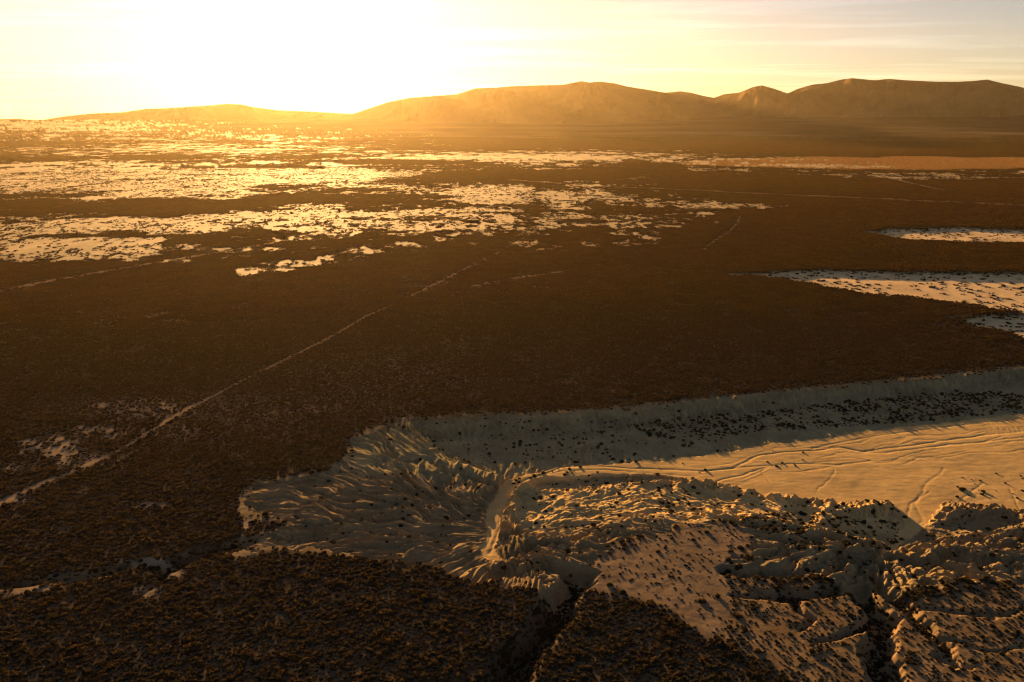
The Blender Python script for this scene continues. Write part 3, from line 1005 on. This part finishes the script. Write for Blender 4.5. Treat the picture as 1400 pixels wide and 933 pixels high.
def fan_points(r0, r1, step, half=math.radians(42)):
    x1 = math.sin(half) * r1
    gx = np.arange(-x1, x1, step); gy = np.arange(r0 * math.cos(half), r1, step)
    X, Y = np.meshgrid(gx, gy)
    X = X.ravel() + RNG.uniform(-.5, .5, X.size) * step; Y = Y.ravel() + RNG.uniform(-.5, .5, Y.size) * step
    R = np.hypot(X, Y)
    k = (R > r0) & (R < r1) & (np.abs(np.arctan2(X, Y)) < half)
    return X[k], Y[k]


def in_view(X, Y, Z):
    px, py = to_px(X, Y, Z)
    return (px > 4) & (px < 1396) & (py > 4) & (py < 929)


def shrubs():
    sage = [shrub_mesh('sage_shrub', 300 + k, 0.95, 0.66, 15, 0.12, M_SAGE, 9, True) for k in range(6)]
    simple = [shrub_mesh('sage_shrub_far', 330 + k, 0.95, 0.64, 6, 0.15, M_SAGE, 7, True) for k in range(6)]
    # --- scrub on the plain, shrub by shrub
    X, Y = fan_points(95, 600, 1.04)
    d, salt, pan, thin, mesa, pale, rimpale, gr, tr, nn = scrub_density(X, Y)
    Z, _ = ground_height(X, Y)
    RR = np.hypot(X, Y)
    d = np.where((Z < -1.3) & (gsample(BAD.astype(float), X, Y) < 0.1) & (RR < 400), 0.95, d) * (1 - sstep(500, 600, RR))  # gullies filled with added dense shrubs to darken them to black
    pit = (Z < -4.95) & (Y < W(760, 774)[1]) & (RR < 300) & (gsample(BASE.astype(float), X, Y) < 0.01)  # extra shrubs added on the deep gully floor so its shade reads black
    inb = gsample(BAD.astype(float), X, Y) > 0.3
    k = (RNG.random(X.size) < d * np.where(inb, np.where((Z > -0.9) & (nn > 0), 0.10, 0.02), 1.0) + 0.95 * pit) & ~((gsample(BASE.astype(float), X, Y) > 0))
    X, Y, Z, nn = X[k], Y[k], Z[k], nn[k]
    n = X.size
    s = (0.36 + 0.72 * RNG.random(n) ** 1.8) * (1 + 0.45 * nn)
    scl = np.stack([s * RNG.uniform(.9, 1.25, n), s * RNG.uniform(.9, 1.25, n), s * RNG.uniform(.75, 1.25, n)], 1)
    rot = RNG.uniform(0, 2 * math.pi, n); idx = RNG.integers(0, 6, n)
    vis = in_view(X, Y, Z)
    size = np.where(vis, scl[:, 0] / np.sqrt(X * X + Y * Y + H * H), 0)
    big = np.argsort(-size)[:300]
    solo = np.zeros(n, bool); solo[big] = True
    proto = [bpy.data.objects.new('sagebrush', me) for me in sage]
    for i in big:
        o = proto[idx[i]].copy()
        o.name = 'sagebrush'
        COL.objects.link(o)
        o.location = (X[i], Y[i], Z[i]); o.rotation_euler = (0, 0, rot[i]); o.scale = scl[i]
        left = to_px(X[i], Y[i])[0] < 745
        tag(o, 'small dark shrub in the dense scrub %s the black gully at the bottom edge' % ('left of' if left else 'right of'), 'shrub',
            'dark shrubs %s the bottom gully' % ('left of' if left else 'right of'))
    q = ~solo
    P = np.stack([X, Y, Z], 1)
    scatter('scrub', P[q], rot[q], scl[q], idx[q], simple, 'dense dark scrub covering the plain around the badlands', 'scrub')
    # --- farther out, clumps of scrub
    small = [patch_mesh('shrub_clump', 400 + i, 2.0, 5, M_SAGE) for i in range(5)]
    large = [patch_mesh('shrub_patch', 420 + i, 6.6, 52, M_SAGE) for i in range(6)]
    X, Y = fan_points(500, 3000, 8.0)
    def dmin(x, y):
        q = scrub_density(x, y)[0]
        for ox, oy in ((5, 0), (-5, 0), (0, 5), (0, -5)):
            q = np.minimum(q, scrub_density(x + ox, y + oy)[0])
        return q
    d = dmin(X, Y)
    Z, _ = ground_height(X, Y)
    k = (d > 0.55) & (RNG.random(X.size) < sstep(500, 590, np.hypot(X, Y)))
    X1, Y1, Z1 = X[k], Y[k], Z[k]
    s1 = 0.85 + 0.3 * RNG.random(X1.size)
    X2, Y2 = fan_points(520, 2400, 4.6)
    d2 = scrub_density(X2, Y2)[0]
    Z2, _ = ground_height(X2, Y2)
    near_pan = scrub_density(X2, Y2)[2] > 0
    k = (RNG.random(X2.size) < np.where(dmin(X2, Y2) > 0.55, 0.2, d2 * 1.15 + np.where(noise(X2 / 60, Y2 / 140, 181) > 0.0, 0.2, 0.05) + 0.10 * near_pan))
    X2, Y2, Z2 = X2[k], Y2[k], Z2[k]
    s2 = 0.7 + 0.6 * RNG.random(X2.size)
    X3, Y3 = fan_points(3000, 6600, 17.0)
    d3 = scrub_density(X3, Y3)[0] * (1 - sstep(4500, 6600, np.hypot(X3, Y3)))
    Z3, _ = ground_height(X3, Y3)
    k = (d3 + 0.6 * fbm(np.arctan2(X3, Y3) * 6, np.hypot(X3, Y3) / 300, 4, 171)) > 0.5
    X3, Y3, Z3 = X3[k], Y3[k], Z3[k]
    n3 = X3.size
    P = np.stack([np.concatenate([X1, X2, X3]), np.concatenate([Y1, Y2, Y3]), np.concatenate([Z1, Z2, Z3])], 1)
    n1, n2 = X1.size, X2.size
    scl = np.concatenate([np.stack([np.full(n1, 1.0), np.full(n1, 1.0), s1], 1), np.stack([s2, s2, s2], 1), np.stack([np.full(n3, 2.0), np.full(n3, 2.0), np.full(n3, 1.3)], 1)])
    idx = np.concatenate([RNG.integers(5, 11, n1), RNG.integers(0, 5, n2), RNG.integers(5, 11, n3)])
    scatter('distant_scrub', P, RNG.uniform(0, 6.28, n1 + n2 + n3), scl, idx, small + large, 'dark scrub mottling the far plain between the salt flats', 'scrub')
    print('SHRUBS', n, n1, n2, n3)
    # --- shrubs standing one by one in the wash and on the scarp
    bush = [shrub_mesh('wash_shrub', 500 + i, 0.85, 0.95, 34, 0.24, M_DARK) for i in range(6)]
    X, Y = fan_points(180, 430, 1.05)
    fx, fy = to_px(X, Y, FLOOR_Z + 1.0)
    Z, _ = ground_height(X, Y)
    n1 = fbm(X / 9, Y / 12, 3, 151)
    w = np.zeros(X.size)
    for poly, dn, cl in [
            ([(700, 655), (770, 640), (900, 650), (1000, 660), (1150, 690), (1240, 690), (1240, 710), (1000, 712), (900, 722), (820, 745), (760, 740), (700, 730)], 0.06, 1.0),
            ([(560, 585), (800, 575), (1000, 560), (1000, 600), (800, 632), (640, 640), (560, 620)], 0.07, 0.6),
            ([(850, 580), (1000, 566), (1200, 545), (1400, 525), (1900, 515), (1900, 562), (1400, 560), (1250, 575), (1100, 584), (900, 600)], 0.34, 0.8),
            ([(1000, 712), (1100, 700), (1230, 690), (1235, 740), (1190, 770), (1100, 765), (1030, 745)], 0.34, 0.8),
            ([(1260, 735), (1300, 700), (1400, 700), (1900, 705), (1900, 790), (1300, 795), (1215, 780)], 0.14, 0.9),
            ([(1310, 650), (1400, 640), (1400, 700), (1290, 700)], 0.05, 0.8),
            ([(650, 640), (760, 630), (1100, 600), (1110, 640), (760, 655), (680, 660)], 0.012, 0.2),
            ([(420, 655), (640, 630), (650, 760), (420, 745)], 0.03, 0.4),
            ([(1000, 800), (1180, 815), (1400, 800), (1900, 800), (1900, 960), (1080, 960)], 0.018, 0.5),
            ([(800, 770), (900, 725), (1020, 715), (1030, 750), (1000, 860), (900, 830)], 0.008, 0.5)]:
        s = sdf(poly, fx, fy)
        w = np.maximum(w, (s > 0) * dn * np.clip(1 + cl * 3.0 * n1, 0.02, 3))
    ch = sstep(6, 40, gsample(DRAIN, X, Y)) * (gsample(BASE.astype(float), X, Y) < 0.1)
    w = np.maximum(w, 0.34 * ch)
    k = (RNG.random(X.size) < w) & ((Z < -0.8) | (fy > 715))
    X, Y, Z = X[k], Y[k], Z[k]
    n = X.size
    s = 0.28 + 0.8 * RNG.random(n) ** 2.2
    scl = np.stack([s * RNG.uniform(.9, 1.3, n), s * RNG.uniform(.9, 1.3, n), s * RNG.uniform(.6, .95, n)], 1)
    rot = RNG.uniform(0, 6.28, n); idx = RNG.integers(0, 6, n)
    vis = in_view(X, Y, Z)
    size = np.where(vis, scl[:, 0] / np.sqrt(X * X + Y * Y + H * H), 0)
    big = np.argsort(-size)[:300]
    solo = np.zeros(n, bool); solo[big] = True
    proto = [bpy.data.objects.new('greasewood', me) for me in bush]
    for i in big:
        o = proto[idx[i]].copy(); o.name = 'greasewood'
        COL.objects.link(o)
        o.location = (X[i], Y[i], Z[i] - 0.03); o.rotation_euler = (0, 0, rot[i]); o.scale = scl[i]
        qx, qy = to_px(X[i], Y[i], Z[i])
        where = ('on the bare brown bench right of the black gully' if sdf(MESA, np.array([qx]), np.array([qy]))[0] > 0 else
                 'on the gullied benches in the lower right corner' if Z[i] > -1.0 else
                 'on the ridged clay slopes left of the wash head' if qx < 680 else 'on the sunlit slopes below the wide pale wash')
        tag(o, 'dark rounded shrub ' + where, 'shrub', 'shrubs ' + where)
    q = ~solo
    scatter('wash_scrub', np.stack([X, Y, Z], 1)[q], rot[q], scl[q], idx[q], bush, 'dark shrubs dotting the slope under the long scarp', 'scrub')
    print('WASH SHRUBS', n)
    # --- low tufts on the pale benches
    tuft = [shrub_mesh('tuft', 600 + i, 0.32, 0.16, 7, 0.12, M_SAGE) for i in range(4)]
    X, Y = fan_points(120, 260, 0.8)
    d, salt, pan, thin, mesa, pale, rimpale, gr, tr, nn = scrub_density(X, Y)
    Z, _ = ground_height(X, Y)
    k = (RNG.random(X.size) < np.maximum(mesa * 0.12, pale * 0.45) * np.clip(0.8 + nn, 0.1, 1.5)) & (Z > -0.6)
    X, Y, Z = X[k], Y[k], Z[k]; n = X.size
    s = RNG.uniform(0.6, 1.7, n)
    scatter('low_tufts', np.stack([X, Y, Z], 1), RNG.uniform(0, 6.28, n), np.stack([s, s, s * 0.8], 1), RNG.integers(0, 4, n), tuft,
            'low dry tufts peppering the pale benches at the lower right', 'tufts')
    print('TUFTS', n)


shrubs()


# ------------------------------------------------------------------ haze
def haze():
    x0, x1, y0, y1, z0, z1 = -13500, 13500, -13500, 13500, -12.0, 1500.0
    v = [(x, y, z) for z in (z0, z1) for y in (y0, y1) for x in (x0, x1)]
    f = [(0, 2, 3, 1), (4, 5, 7, 6), (0, 1, 5, 4), (2, 6, 7, 3), (0, 4, 6, 2), (1, 3, 7, 5)]
    me = bpy.data.meshes.new('haze'); me.from_pydata(v, [], f)
    m, N, L = new_mat('haze_air')
    out = N('ShaderNodeOutputMaterial'); vol = N('ShaderNodeVolumePrincipled')
    vol.inputs['Color'].default_value = (*HAZE_COLOR, 1)
    vol.inputs['Density'].default_value = HAZE_DENSITY
    vol.inputs['Anisotropy'].default_value = HAZE_G
    L(vol.outputs[0], out.inputs['Volume'])
    me.materials.append(m)
    o = bpy.data.objects.new('haze', me); COL.objects.link(o)
    tag(o, 'warm dusty haze lying over the whole basin', 'haze', kind='stuff')


haze()
